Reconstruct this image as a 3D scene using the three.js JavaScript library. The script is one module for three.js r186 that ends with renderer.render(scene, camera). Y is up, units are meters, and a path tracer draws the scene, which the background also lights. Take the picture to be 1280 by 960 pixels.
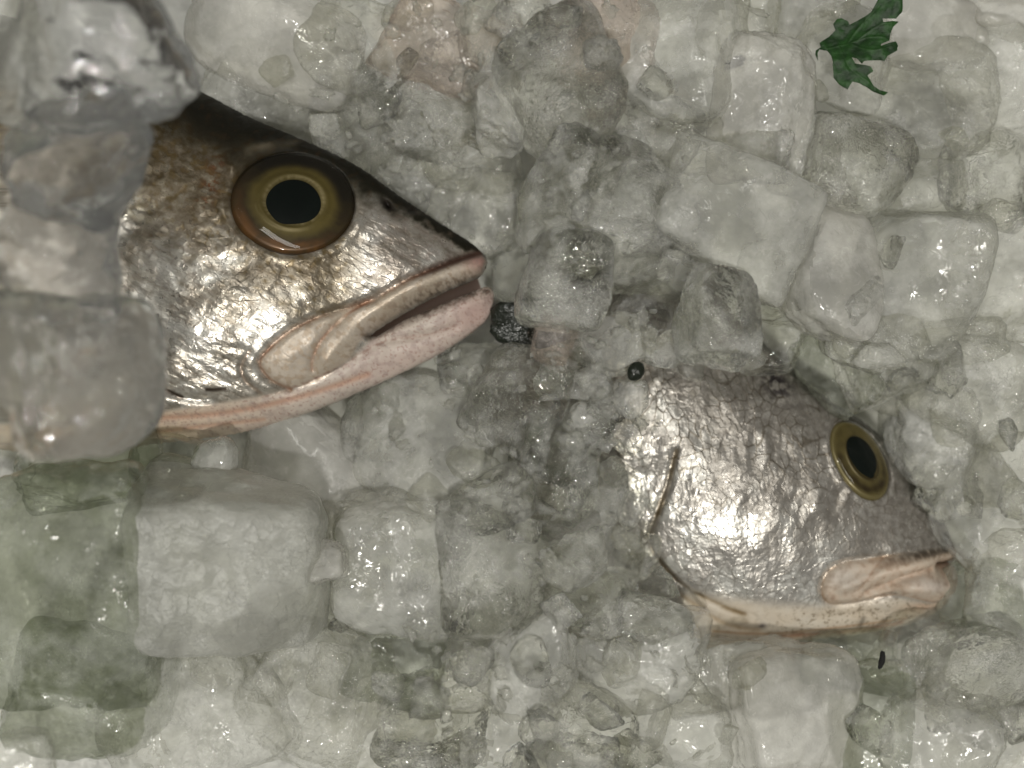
import * as THREE from 'three';
import { mergeVertices, mergeGeometries } from 'three/addons/utils/BufferGeometryUtils.js';
import { RectAreaLightUniformsLib } from 'three/addons/lights/RectAreaLightUniformsLib.js';

// ---------------------------------------------------------------- camera, lamps, exposure
const scene = new THREE.Scene();
const D = 0.25, K = 0.19 / 1280;                       // eye height over the bed; metres per photo pixel at bed level
const camera = new THREE.PerspectiveCamera(2 * Math.atan(480 * K / D) * 180 / Math.PI, 4 / 3, 0.01, 10);
camera.position.set(0, D, 0); camera.up.set(0, 0, -1); camera.lookAt(0, 0, 0);
camera.focus = 0.245; camera.userData.fStop = 9;
const renderer = new THREE.WebGLRenderer();
renderer.toneMapping = THREE.LinearToneMapping; renderer.toneMappingExposure = 0.8;
renderer.shadowMap.enabled = true;
scene.background = new THREE.Color().setRGB(0.12, 0.12, 0.11);   // dim surroundings of the market hall
RectAreaLightUniformsLib.init();
function lamp(name, label, pos, target, w, h, power, col) {
  const g = new THREE.Group(); g.name = name; scene.add(g); g.position.set(...pos);
  g.userData = { label, category: 'lamp' };
  g.lookAt(...target);                                  // +z of the group looks at the ice
  const house = new THREE.Mesh(new THREE.BoxGeometry(w + 0.02, h + 0.02, 0.02), new THREE.MeshStandardMaterial({ color: 0x777777, roughness: 0.6 }));
  house.name = 'housing'; house.position.z = -0.013; g.add(house);
  const d = new THREE.Mesh(new THREE.BoxGeometry(w, h, 0.004), new THREE.MeshStandardMaterial({ color: 0xffffff, emissive: new THREE.Color(...col), emissiveIntensity: 1.0 }));
  d.name = 'lamp_diffuser'; g.add(d);
  const l = new THREE.RectAreaLight(new THREE.Color(...col), power, w, h);
  l.position.set(pos[0], pos[1], pos[2]); l.lookAt(...target); l.translateZ(-0.004); scene.add(l);
  return g;
}
lamp('ceiling_lamp', 'long white tube lamp added as fill over the ice display', [0.16, 1.0, -0.12], [0, 0, 0], 0.6, 0.10, 12, [1, 0.975, 0.91]);  // unseen fill lamp, added to light the upper ice
lamp('ceiling_lamp_001', 'small square white lamp hanging over the ice display', [0.05, 0.75, 0.25], [0, 0, 0], 0.042, 0.042, 700, [1, 0.975, 0.91]);
lamp('ceiling_lamp_002', 'tiny unseen lamp added for glints on the far side of the ice display', [-0.22, 0.85, -0.22], [0, 0, 0], 0.03, 0.03, 800, [1, 0.98, 0.93]);  // unseen lamp, added for more glints and light from the upper left

// ---------------------------------------------------------------- helpers
function rng(seed) { let s = (seed * 2654435761) >>> 0 || 1; return () => { s ^= s << 13; s >>>= 0; s ^= s >>> 17; s ^= s << 5; s >>>= 0; return s / 4294967296; }; }
const PERM = new Uint8Array(512); { const r = rng(77), a = [...Array(256).keys()]; for (let i = 255; i > 0; i--) { const j = Math.floor(r() * (i + 1)); [a[i], a[j]] = [a[j], a[i]]; } for (let i = 0; i < 512; i++) PERM[i] = a[i & 255]; }
const lerp = (a, b, t) => a + (b - a) * t, clamp = (x, a = 0, b = 1) => x < a ? a : x > b ? b : x, fade = t => t * t * t * (t * (t * 6 - 15) + 10);
const ss = (a, b, x) => { const t = clamp((x - a) / (b - a)); return t * t * (3 - 2 * t); };
function g3(h, x, y, z) { h &= 15; const u = h < 8 ? x : y, v = h < 4 ? y : (h === 12 || h === 14 ? x : z); return ((h & 1) ? -u : u) + ((h & 2) ? -v : v); }
function noise3(x, y, z) {
  let X = Math.floor(x), Y = Math.floor(y), Z = Math.floor(z); x -= X; y -= Y; z -= Z; X &= 255; Y &= 255; Z &= 255;
  const u = fade(x), v = fade(y), w = fade(z), P = PERM, A = P[X] + Y, AA = P[A] + Z, AB = P[A + 1] + Z, B = P[X + 1] + Y, BA = P[B] + Z, BB = P[B + 1] + Z;
  return lerp(lerp(lerp(g3(P[AA], x, y, z), g3(P[BA], x - 1, y, z), u), lerp(g3(P[AB], x, y - 1, z), g3(P[BB], x - 1, y - 1, z), u), v),
    lerp(lerp(g3(P[AA + 1], x, y, z - 1), g3(P[BA + 1], x - 1, y, z - 1), u), lerp(g3(P[AB + 1], x, y - 1, z - 1), g3(P[BB + 1], x - 1, y - 1, z - 1), u), v), w);
}
const fbm = (x, y, z, o = 4) => { let s = 0, a = 1; for (let i = 0; i < o; i++) { s += a * noise3(x, y, z); x *= 2.03; y *= 2.03; z *= 2.03; a *= 0.5; } return s; };
// periodic cell noise on a torus of n cells: [distance to nearest, second nearest, id]
function cells(n, seed, jit = 1) {
  const r = rng(seed), px = new Float32Array(n * n), py = new Float32Array(n * n), id = new Float32Array(n * n);
  for (let i = 0; i < n * n; i++) { px[i] = 0.5 + (r() - 0.5) * jit; py[i] = 0.5 + (r() - 0.5) * jit; id[i] = r(); }
  return (u, v) => {
    u *= n; v *= n; const X = Math.floor(u), Y = Math.floor(v); let a = 9, b = 9, k = 0;
    for (let j = -1; j <= 1; j++) for (let i = -1; i <= 1; i++) {
      const q = ((Y + j) % n + n) % n * n + ((X + i) % n + n) % n, dx = X + i + px[q] - u, dy = Y + j + py[q] - v, d = dx * dx + dy * dy;
      if (d < a) { b = a; a = d; k = id[q]; } else if (d < b) b = d;
    }
    return [Math.sqrt(a), Math.sqrt(b), k];
  };
}
// seamless 2-D noise: noise on a torus in 4-D would be dear; blend four shifted copies instead
const tiled = (f) => (u, v) => { const a = f(u, v), b = f(u - 1, v), c = f(u, v - 1), d = f(u - 1, v - 1); const wu = ss(0, 1, u), wv = ss(0, 1, v); return lerp(lerp(a, b, wu), lerp(c, d, wu), wv); };
function dataTex(n, m, f, srgb = false, repeat = true) {
  const a = new Uint8Array(n * m * 4), o = [0, 0, 0];
  for (let y = 0; y < m; y++) for (let x = 0; x < n; x++) { f((x + 0.5) / n, (y + 0.5) / m, o); const i = (y * n + x) * 4; a[i] = clamp(o[0]) * 255; a[i + 1] = clamp(o[1]) * 255; a[i + 2] = clamp(o[2]) * 255; a[i + 3] = 255; }
  const t = new THREE.DataTexture(a, n, m); t.magFilter = THREE.LinearFilter; t.minFilter = THREE.LinearMipmapLinearFilter; t.generateMipmaps = true;
  if (srgb) t.colorSpace = THREE.SRGBColorSpace;
  if (repeat) t.wrapS = t.wrapT = THREE.RepeatWrapping;
  t.needsUpdate = true; return t;
}
const at = (px, py, h = 0) => { const s = K * (D - h) / D; return new THREE.Vector3((px - 640) * s, h, (py - 480) * s); };
// ---------------------------------------------------------------- ice: materials
const TILE = 0.038;
const c18 = cells(18, 5), c40 = cells(44, 9), c95 = cells(96, 21);
const nA = tiled((u, v) => fbm(u * 5 + 3, v * 5 + 7, 1.5, 5)), nB = tiled((u, v) => fbm(u * 14 + 31, v * 14 + 3, 4.5, 4)), nC = tiled((u, v) => fbm(u * 3 + 13, v * 3 + 3, 8.5, 4)), nD = tiled((u, v) => noise3(u * 60, v * 60, 2.5));
const iceBump = dataTex(1024, 1024, (u, v, o) => {
  const wu = u + 0.03 * nA(u, v), wv = v + 0.03 * nC(u, v);
  const [a, b, k] = c18(wu, wv), [p, q, r] = c40(wu, wv);
  const facet = k * 0.5 + (b - a) * 0.25;                    // melted hollows and small fracture steps
  let h = 0.45 + 0.25 * nA(u, v) + 0.10 * nB(u, v);
  const [e, , g] = c95(wu + 0.004 * nB(u, v), wv); h += 0.13 * e * ss(0.0, 0.35, nC(v, u) + 0.5 * nB(v, u)) * (g - 0.5) * 2;   // patches of fine sharp grains
  h += 0.10 * a * (k > 0.4 ? 1 : -0.6) + 0.07 * p * ss(-0.1, 0.25, nC(u, v)) * (r > 0.5 ? 1 : -1) + 0.02 * nD(u, v);
  o[0] = o[1] = o[2] = h;
});
const iceNorm = (() => { const n = 1024, B = iceBump.image.data, A = new Uint8Array(n * n * 4), px = TILE / n, H = 0.0012 / 255; for (let y = 0; y < n; y++) for (let x = 0; x < n; x++) { const h = (i, j) => B[(((y + j + n) % n) * n + (x + i + n) % n) * 4], dx = (h(1, 0) - h(-1, 0)) * H / (2 * px), dy = (h(0, 1) - h(0, -1)) * H / (2 * px), l = 1 / Math.hypot(dx, dy, 1), k = (y * n + x) * 4; A[k] = 127.5 - 127.5 * dx * l; A[k + 1] = 127.5 - 127.5 * dy * l; A[k + 2] = 127.5 + 127.5 * l; A[k + 3] = 255; } const t = new THREE.DataTexture(A, n, n); t.magFilter = THREE.LinearFilter; t.wrapS = t.wrapT = THREE.RepeatWrapping; t.needsUpdate = true; return t; })();
// share of clear ice; frost and trapped air are the rest
const iceClear = dataTex(1024, 1024, (u, v, o) => {
  const [p] = c40(u, v), frost = ss(-0.4, 0.65, 0.7 * nC(u, v) + 0.55 * nA(v, u) + 0.4 * nB(u, v) + 0.15 * nD(u, v)), bub = (1 - ss(0.05, 0.14, p)) * ss(0.05, 0.4, nB(u, v)), vein = Math.exp(-((nA(v, u) / 0.035) ** 2)) * ss(0.0, 0.4, nB(v, u));
  o[0] = o[1] = o[2] = 1 - clamp(0.24 * frost + 0.16 * bub + 0.10 * vein);
});
// wet ice with frost on and in its walls: light goes through it to what lies behind
const thin = (name, col, clear, rough, relief) => new THREE.MeshPhysicalMaterial({ name, color: new THREE.Color().setRGB(...col), transmission: clear, transmissionMap: iceClear, thickness: 0, roughness: rough, normalMap: iceNorm, normalScale: new THREE.Vector2(relief, relief), ior: 1.31 });
// solid, clear ice that bends the light
const solid = (name, col, clear, rough, relief, att) => new THREE.MeshPhysicalMaterial({ name, color: new THREE.Color().setRGB(...col), transmission: clear, transmissionMap: iceClear, thickness: 0.01, roughness: rough, normalMap: iceNorm, normalScale: new THREE.Vector2(relief, relief), ior: 1.31, attenuationColor: new THREE.Color().setRGB(...att), attenuationDistance: 0.04 });
const ICE = {
  cloudy: [thin('cloudy_ice', [0.86, 0.86, 0.82], 0.98, 0.04, 1.7), thin('hazy_ice', [0.84, 0.84, 0.80], 0.91, 0.05, 1.5), thin('dull_ice', [0.83, 0.83, 0.79], 0.82, 0.08, 0.9)],
  milky: [thin('milky_ice', [0.80, 0.80, 0.76], 0.80, 0.08, 0.6), thin('smooth_milky_ice', [0.80, 0.79, 0.75], 0.73, 0.09, 0.45)],
  frosted: [thin('frosted_ice', [0.77, 0.77, 0.73], 0.78, 0.36, 0.9)],
  green: [thin('greenish_ice', [0.70, 0.72, 0.65], 0.97, 0.07, 0.7)],
  pink: [thin('pinkish_ice', [0.82, 0.75, 0.69], 0.90, 0.10, 1.1)],
  clear: [solid('clear_ice', [0.95, 0.95, 0.91], 1.0, 0.03, 1.5, [0.95, 0.95, 0.89]), solid('bright_clear_ice', [0.92, 0.92, 0.88], 0.97, 0.04, 1.7, [0.95, 0.95, 0.90])],
  glass: [solid('glassy_ice', [0.94, 0.94, 0.94], 0.97, 0.03, 0.8, [0.96, 0.965, 0.95])],
  frost: new THREE.MeshPhysicalMaterial({ name: 'chip_ice', color: new THREE.Color().setRGB(0.84, 0.84, 0.81), transmission: 0.86, thickness: 0, roughness: 0.06, ior: 1.31 }),
};
ICE.glass[0].transmissionMap = null;
// a lump: half-spaces joined softly (melted polyhedron), then dents and ripples; sizes in metres
function lumpGeo(seed, rx, ry, rz, { p = 5 + (seed * 7 % 9), chops = 5, chop = 0.92, dent = 0.06, detail = 14, whole = true } = {}) {
  const r = rng(seed * 13 + 5), N = [];
  for (const [x, y, z] of [[1, 0, 0], [-1, 0, 0], [0, 1, 0], [0, -1, 0], [0, 0, 1], [0, 0, -1]]) N.push([new THREE.Vector3(x + (r() - 0.5) * 0.35, y + (r() - 0.5) * 0.35, z + (r() - 0.5) * 0.35).normalize(), 0.93 + r() * 0.12]);
  for (let i = 0; i < chops; i++) N.push([new THREE.Vector3(r() - 0.5, r() - 0.5, r() - 0.5).normalize(), chop + r() * 0.3]);
  let g = new THREE.IcosahedronGeometry(1, detail); g.deleteAttribute('uv'); g.deleteAttribute('normal'); g = mergeVertices(g, 1e-5);
  const P = g.attributes.position, v = new THREE.Vector3(), ox = r() * 50, oy = r() * 50, oz = r() * 50;
  for (let i = 0; i < P.count; i++) {
    v.fromBufferAttribute(P, i).normalize(); let s = 0;
    for (const [n, h] of N) { const d = v.dot(n); if (d > 0) s += Math.pow(d / h, p); }
    let R = Math.pow(s, -1 / p);
    R *= 1 + dent * 1.6 * noise3(v.x * 1.7 + ox, v.y * 1.7 + oy, v.z * 1.7 + oz) + dent * noise3(v.x * 4 + oy, v.y * 4 + oz, v.z * 4 + ox) + dent * 0.45 * noise3(v.x * 9 + oz, v.y * 9 + ox, v.z * 9 + oy);
    P.setXYZ(i, v.x * R * rx, v.y * R * ry, v.z * R * rz);
  }
  g.computeVertexNormals();
  if (!whole) { const I = g.index.array, keep = [], A = new THREE.Vector3(), B = new THREE.Vector3(), C = new THREE.Vector3(); for (let i = 0; i < I.length; i += 3) { A.fromBufferAttribute(P, I[i]); B.fromBufferAttribute(P, I[i + 1]); C.fromBufferAttribute(P, I[i + 2]); B.sub(A); C.sub(A); B.cross(C).normalize(); if (B.y > -0.6) keep.push(I[i], I[i + 1], I[i + 2]); } g.setIndex(keep); }   // the underside is frozen to the heap
  g = g.toNonIndexed();
  const Q = g.attributes.position, n = Q.count, uv = new Float32Array(n * 2), a = new THREE.Vector3(), b = new THREE.Vector3(), c = new THREE.Vector3(), ou = r(), ov = r(), ca = Math.cos(ou * 6.28) / TILE * (0.8 + 0.5 * ov), sa = Math.sin(ou * 6.28) / TILE * (0.8 + 0.5 * ov);
  for (let i = 0; i < n; i += 3) {
    a.fromBufferAttribute(Q, i); b.fromBufferAttribute(Q, i + 1); c.fromBufferAttribute(Q, i + 2);
    const m = b.clone().sub(a).cross(c.clone().sub(a)), ax = Math.abs(m.x), ay = Math.abs(m.y), az = Math.abs(m.z);
    [a, b, c].forEach((w, k) => { const [s, t] = ay >= ax && ay >= az ? [w.x, w.z] : ax >= az ? [w.z, w.y] : [w.x, w.y]; uv[(i + k) * 2] = s * ca - t * sa + ou; uv[(i + k) * 2 + 1] = s * sa + t * ca + ov; });
  }
  g.setAttribute('uv', new THREE.BufferAttribute(uv, 2)); return g;
}
const used = {};
const numbered = n => { const k = used[n] = (used[n] ?? -1) + 1; return k ? n + '_' + String(k).padStart(3, '0') : n; };
// px, py: where in the photo; rx, ry: half sizes in photo pixels; top: height of its upper side over the bed in mm
let iceSeed = 1; const iceList = [];
function ice(name, label, group, px, py, rx, ry, turn, top, kind, opt = {}) {
  const seed = opt.seed ?? iceSeed++, r = rng(seed * 7 + 3), h0 = top / 1000, s = K * (D - h0) / D, rz = (opt.rz ?? Math.min(rx, ry) * 0.85) * s, h = h0 - rz * 0.95;
  const big = Math.max(rx, ry), m = new THREE.Mesh(lumpGeo(seed, rx * s, rz, ry * s, { detail: big > 70 ? 18 : big > 40 ? 14 : 9, ...opt }), ICE[kind][seed * 5 % ICE[kind].length]);
  m.name = numbered(name); m.position.copy(at(px, py, h0 - rz * 0.3)); m.position.y = h;
  m.rotation.set((r() - 0.5) * 0.8 * (opt.tilt ?? 1), -turn * Math.PI / 180, (r() - 0.5) * 0.8 * (opt.tilt ?? 1), 'YXZ');
  m.castShadow = m.receiveShadow = true; m.userData = { label, category: 'ice chunk' }; if (group) m.userData.group = group;
  scene.add(m); iceList.push(m); return m;
}
// ---------------------------------------------------------------- fish heads
// Side-view drawing in photo pixels; z (towards the viewer) in the same unit. The outline is inflated (a membrane under even pressure) and then carved.
const spl = (pts, n = 8) => { const c = new THREE.SplineCurve(pts.map(p => new THREE.Vector2(...p))); return c.getPoints((pts.length - 1) * n).map(p => [p.x, p.y]); };
function segd(x, y, P) { let m = 1e9; for (let i = 0; i + 1 < P.length; i++) { const ax = P[i][0], ay = P[i][1], bx = P[i + 1][0] - ax, by = P[i + 1][1] - ay, t = clamp(((x - ax) * bx + (y - ay) * by) / (bx * bx + by * by + 1e-9)), dx = x - ax - t * bx, dy = y - ay - t * by, d = dx * dx + dy * dy; if (d < m) m = d; } return Math.sqrt(m); }
function bbox(P) { let a = 1e9, b = 1e9, c = -1e9, d = -1e9; for (const [x, y] of P) { a = Math.min(a, x); b = Math.min(b, y); c = Math.max(c, x); d = Math.max(d, y); } return [a, b, c, d]; }
// a line that answers "how near, 0..1" within width w
function line(P, n = 6) { P = spl(P, n); const b = bbox(P); return (x, y, w) => { const r = w * 2.6; if (x < b[0] - r || x > b[2] + r || y < b[1] - r || y > b[3] + r) return 0; const d = segd(x, y, P) / w; return Math.exp(-d * d); }; }
function inPoly(x, y, P) { let c = false; for (let i = 0, j = P.length - 1; i < P.length; j = i++) if ((P[i][1] > y) !== (P[j][1] > y) && x < (P[j][0] - P[i][0]) * (y - P[i][1]) / (P[j][1] - P[i][1]) + P[i][0]) c = !c; return c; }
// a region with a soft edge of w pixels: 0 outside .. 1 inside
function region(P) { const b = bbox(P), Q = [...P, P[0]]; return (x, y, w) => { if (x < b[0] - w || x > b[2] + w || y < b[1] - w || y > b[3] + w) return 0; const d = segd(x, y, Q) * (inPoly(x, y, P) ? 1 : -1); return ss(-w, w, d); }; }
// scales: cells with a tilt of their own
function scaleField(cw, ch, turn, seed, warp) {
  const c = Math.cos(turn), s = Math.sin(turn), hash = (i, j, k) => PERM[(PERM[(PERM[(i + seed) & 255] + j) & 255] + k) & 255] / 255;
  return (x, y) => {
    x += warp * noise3(x / 31, y / 31, seed + 0.5); y += warp * noise3(x / 31 + 9, y / 31, seed + 3.5);
    const u = (c * x + s * y) / cw, v = (-s * x + c * y) / ch, X = Math.floor(u), Y = Math.floor(v); let a = 9, b = 9, k = 0, ax = 0, ay = 0, t = 0;
    for (let j = -1; j <= 1; j++) for (let i = -1; i <= 1; i++) {
      const dx = X + i + 0.15 + 0.7 * hash(X + i, Y + j, 1) - u, dy = Y + j + 0.15 + 0.7 * hash(X + i, Y + j, 2) - v, d = dx * dx + dy * dy;
      if (d < a) { b = a; a = d; k = hash(X + i, Y + j, 3); t = hash(X + i, Y + j, 4); ax = dx; ay = dy; } else if (d < b) b = d;
    }
    return { edge: Math.sqrt(b) - Math.sqrt(a), id: k, tilt: ax * Math.cos(t * 6.28) + ay * Math.sin(t * 6.28) };
  };
}
function inflate(outline, asp, step) {
  const [x0, y0, x1, y1] = bbox(outline), m = 10, ox = x0 - m * step, oy = y0 - m * step, nx = Math.ceil((x1 - x0) / step) + 2 * m, ny = Math.ceil((y1 - y0) / step) + 2 * m;
  const u = new Float32Array(nx * ny), ins = new Uint8Array(nx * ny), Q = [...outline, outline[0]];
  for (let j = 0; j < ny; j++) for (let i = 0; i < nx; i++) ins[j * nx + i] = inPoly(ox + i * step, oy + j * step, outline) ? 1 : 0;
  const w = 1.95, h2 = step * step;
  for (let it = 0; it < 420; it++) for (let par = 0; par < 2; par++) for (let j = 1; j < ny - 1; j++) for (let i = 1 + ((j + par) & 1); i < nx - 1; i += 2) { const k = j * nx + i; if (ins[k]) u[k] += w * ((u[k - 1] + u[k + 1] + u[k - nx] + u[k + nx] + h2) / 4 - u[k]); }
  // outside: falls off with the distance, so that the edge is found between cells
  for (let j = 0; j < ny; j++) for (let i = 0; i < nx; i++) { const k = j * nx + i; if (!ins[k]) { const near = (i > 2 && ins[k - 3]) || (i < nx - 3 && ins[k + 3]) || (j > 2 && ins[k - 3 * nx]) || (j < ny - 3 && ins[k + 3 * nx]) || (i > 0 && ins[k - 1]) || (i < nx - 1 && ins[k + 1]) || (j > 0 && ins[k - nx]) || (j < ny - 1 && ins[k + nx]); u[k] = near ? -segd(ox + i * step, oy + j * step, Q) * 12 : -100; } }
  const T2 = new Float32Array(nx * ny);
  for (let j = 0; j < ny; j++) for (let i = 0; i < nx; i++) { const a = asp(ox + i * step, oy + j * step); T2[j * nx + i] = 2 * a * a * u[j * nx + i]; }
  return { T2, nx, ny, ox, oy, step };
}
const sample = (f, A, x, y) => { const i = clamp((x - f.ox) / f.step, 0, f.nx - 1.001), j = clamp((y - f.oy) / f.step, 0, f.ny - 1.001), X = Math.floor(i), Y = Math.floor(j), a = i - X, b = j - Y, k = Y * f.nx + X; return lerp(lerp(A[k], A[k + 1], a), lerp(A[k + f.nx], A[k + f.nx + 1], a), b); };
function fishBody(f, carve, eye, cell, zmax) {
  const F = new Float32Array(f.T2.length);                       // front: signed square of the height after carving
  for (let j = 0; j < f.ny; j++) for (let i = 0; i < f.nx; i++) { const k = j * f.nx + i, q = f.T2[k]; if (q <= 0) { F[k] = q; continue; } const t = Math.sqrt(q), h = Math.max(0.6, t + carve(f.ox + i * f.step, f.oy + j * f.step) * ss(0, 14, t)); F[k] = h * h; }
  // the plane of the eye, fitted to the skin round it
  let A = [0, 0, 0, 0, 0, 0], B = [0, 0, 0], n = 0;
  const rim = (a, r) => { const c = Math.cos(eye.turn), s = Math.sin(eye.turn), p = r * eye.rx * Math.cos(a), q = r * eye.ry * Math.sin(a); return [eye.x + c * p - s * q, eye.y + s * p + c * q]; };
  for (let k = 0; k < 48; k++) { const [x, y] = rim(k / 48 * 2 * Math.PI, 1.06), z = Math.sqrt(Math.max(0, sample(f, F, x, y))), X = x - eye.x, Y = y - eye.y; A = [A[0] + X * X, A[1] + X * Y, A[2] + X, A[3] + Y * Y, A[4] + Y, A[5] + 1]; B = [B[0] + X * z, B[1] + Y * z, B[2] + z]; n++; }
  const M = new THREE.Matrix3().set(A[0], A[1], A[2], A[1], A[3], A[4], A[2], A[4], A[5]).invert(), s = new THREE.Vector3(...B).applyMatrix3(M);
  eye.plane = (x, y) => s.x * (x - eye.x) + s.y * (y - eye.y) + s.z; eye.normal = new THREE.Vector3(-s.x, -s.y, 1).normalize(); eye.rim = rim;
  const er = (x, y) => { const c = Math.cos(eye.turn), d = Math.sin(eye.turn), X = x - eye.x, Y = y - eye.y; return Math.hypot((c * X + d * Y) / eye.rx, (-d * X + c * Y) / eye.ry); };
  for (let j = 0; j < f.ny; j++) for (let i = 0; i < f.nx; i++) { const k = j * f.nx + i; if (F[k] <= 0) continue; const x = f.ox + i * f.step, y = f.oy + j * f.step, r = er(x, y); if (r > 1.25) continue; let h = Math.sqrt(F[k]); h = lerp(h, Math.max(1, eye.plane(x, y) - 9), 1 - ss(0.9, 1.0, r)); h += 2.2 * Math.exp(-(((r - 1.09) / 0.06) ** 2)); F[k] = h * h; }
  // surface nets
  const [X0, Y0, Z0] = [f.ox, f.oy, -zmax], NX = Math.ceil(f.nx * f.step / cell), NY = Math.ceil(f.ny * f.step / cell), NZ = Math.ceil(2 * zmax / cell);
  const ff = new Float32Array(NX * NY), fb = new Float32Array(NX * NY);
  for (let j = 0; j < NY; j++) for (let i = 0; i < NX; i++) { ff[j * NX + i] = sample(f, F, X0 + i * cell, Y0 + j * cell); fb[j * NX + i] = sample(f, f.T2, X0 + i * cell, Y0 + j * cell); }
  const val = (i, j, k) => { const z = Z0 + k * cell, q = z >= 0 ? ff[j * NX + i] : fb[j * NX + i]; return z * z - q; };
  const idx = new Int32Array(NX * NY * NZ).fill(-1), pos = [], v = new Float64Array(8), tri = [];
  const E = [[0, 1], [2, 3], [4, 5], [6, 7], [0, 2], [1, 3], [4, 6], [5, 7], [0, 4], [1, 5], [2, 6], [3, 7]];
  for (let k = 0; k < NZ - 1; k++) for (let j = 0; j < NY - 1; j++) for (let i = 0; i < NX - 1; i++) {
    let mask = 0; for (let c = 0; c < 8; c++) { v[c] = val(i + (c & 1), j + ((c >> 1) & 1), k + (c >> 2)); if (v[c] < 0) mask |= 1 << c; }
    if (mask === 0 || mask === 255) continue;
    let x = 0, y = 0, z = 0, m = 0;
    for (const [a, b] of E) if (((mask >> a) & 1) !== ((mask >> b) & 1)) { const t = v[a] / (v[a] - v[b]); x += lerp(a & 1, b & 1, t); y += lerp((a >> 1) & 1, (b >> 1) & 1, t); z += lerp(a >> 2, b >> 2, t); m++; }
    idx[(k * NY + j) * NX + i] = pos.length / 3; pos.push(X0 + (i + x / m) * cell, Y0 + (j + y / m) * cell, Z0 + (k + z / m) * cell);
    }
  const quad = (a, b, c, d, flip) => { if (a < 0 || b < 0 || c < 0 || d < 0) return; flip ? tri.push(a, c, b, a, d, c) : tri.push(a, b, c, a, c, d); };
  const I = (i, j, k) => idx[(k * NY + j) * NX + i];
  for (let k = 1; k < NZ - 1; k++) for (let j = 1; j < NY - 1; j++) for (let i = 1; i < NX - 1; i++) {
    const s0 = val(i, j, k) < 0;
    if (s0 !== val(i + 1, j, k) < 0) quad(I(i, j - 1, k - 1), I(i, j, k - 1), I(i, j, k), I(i, j - 1, k), !s0);
    if (s0 !== val(i, j + 1, k) < 0) quad(I(i - 1, j, k - 1), I(i - 1, j, k), I(i, j, k), I(i, j, k - 1), !s0);
    if (s0 !== val(i, j, k + 1) < 0) quad(I(i - 1, j - 1, k), I(i, j - 1, k), I(i, j, k), I(i - 1, j, k), !s0);
  }
  // slide every point onto the exact surface
  for (let p = 0; p < pos.length; p += 3) for (let it = 0; it < 3; it++) {
    const x = pos[p], y = pos[p + 1], z = pos[p + 2], G = z >= 0 ? F : f.T2, q = sample(f, G, x, y), e = 1.5, gx = -(sample(f, G, x + e, y) - sample(f, G, x - e, y)) / (2 * e), gy = -(sample(f, G, x, y + e) - sample(f, G, x, y - e)) / (2 * e), gz = 2 * z, L = gx * gx + gy * gy + gz * gz + 1, d = clamp((z * z - q) / L, -0.05, 0.05);
    const st = Math.min(1, 2 / (Math.abs(z * z - q) / Math.sqrt(L) + 1e-9)), t = (z * z - q) / L * st; pos[p] -= gx * t; pos[p + 1] -= gy * t; pos[p + 2] -= gz * t;
  }
  return { pos, tri, F };
}
// box of the texture in photo pixels; look(x, y, out) fills colour (sRGB 0..255), height (0..1), roughness, metalness
function fishTextures([x0, y0, x1, y1], per, look) {
  const n = Math.round((x1 - x0) * per), m = Math.round((y1 - y0) * per), C = new Uint8Array(n * m * 4), H = new Uint8Array(n * m * 4), R = new Uint8Array(n * m * 4), o = { c: [0, 0, 0], h: 0, r: 0, m: 0 };
  for (let j = 0; j < m; j++) for (let i = 0; i < n; i++) {
    look(x0 + (i + 0.5) / per, y0 + (j + 0.5) / per, o); const k = (j * n + i) * 4;
    for (let c = 0; c < 3; c++) C[k + c] = clamp(o.c[c], 0, 255);
    H[k] = H[k + 1] = H[k + 2] = clamp(o.h) * 255; R[k] = 0; R[k + 1] = clamp(o.r) * 255; R[k + 2] = clamp(o.m) * 255; C[k + 3] = H[k + 3] = R[k + 3] = 255;
  }
  return [C, H, R].map((a, q) => { const t = new THREE.DataTexture(a, n, m); t.magFilter = THREE.LinearFilter; if (!q) t.colorSpace = THREE.SRGBColorSpace; t.needsUpdate = true; return t; });
}
function mesh3(pos, tri, ax, ay, s, box) {
  const P = new Float32Array(pos.length), uv = new Float32Array(pos.length / 3 * 2);
  for (let i = 0, j = 0; i < pos.length; i += 3, j += 2) { P[i] = (pos[i] - ax) * s; P[i + 1] = pos[i + 2] * s; P[i + 2] = (pos[i + 1] - ay) * s; if (box) { uv[j] = (pos[i] - box[0]) / (box[2] - box[0]); uv[j + 1] = (pos[i + 1] - box[1]) / (box[3] - box[1]); } }
  const g = new THREE.BufferGeometry(); g.setAttribute('position', new THREE.BufferAttribute(P, 3)); g.setAttribute('uv', new THREE.BufferAttribute(uv, 2)); g.setIndex(tri); g.computeVertexNormals(); return g;
}
// polar sheet over the eye's ellipse: lift(r, angle) along the eye's normal; colour(r, angle) linear or null
function eyeSheet(eye, r0, r1, nr, na, lift, colour, ax, ay, s, ex = 0, ey = 0, grow = () => 1) {
  const pos = [], tri = [], col = [], N = eye.normal;
  for (let i = 0; i <= nr; i++) for (let k = 0; k < na; k++) {
    const a = k / na * 2 * Math.PI, r = lerp(r0, r1, i / nr), [x, y] = eye.rim(a, r * grow(a)), l = lift(r, a);
    pos.push(x + ex + N.x * l, y + ey + N.y * l, eye.plane(x + ex, y + ey) + N.z * l); if (colour) col.push(...colour(r, a));
    if (i) { const b = (k + 1) % na, p = (i - 1) * na; tri.push(p + k, p + na + b, p + na + k, p + k, p + b, p + na + b); }
  }
  const g = mesh3(pos, tri, ax, ay, s, null); g.deleteAttribute('uv'); if (colour) g.setAttribute('color', new THREE.Float32BufferAttribute(col, 3)); return g;
}
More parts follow.
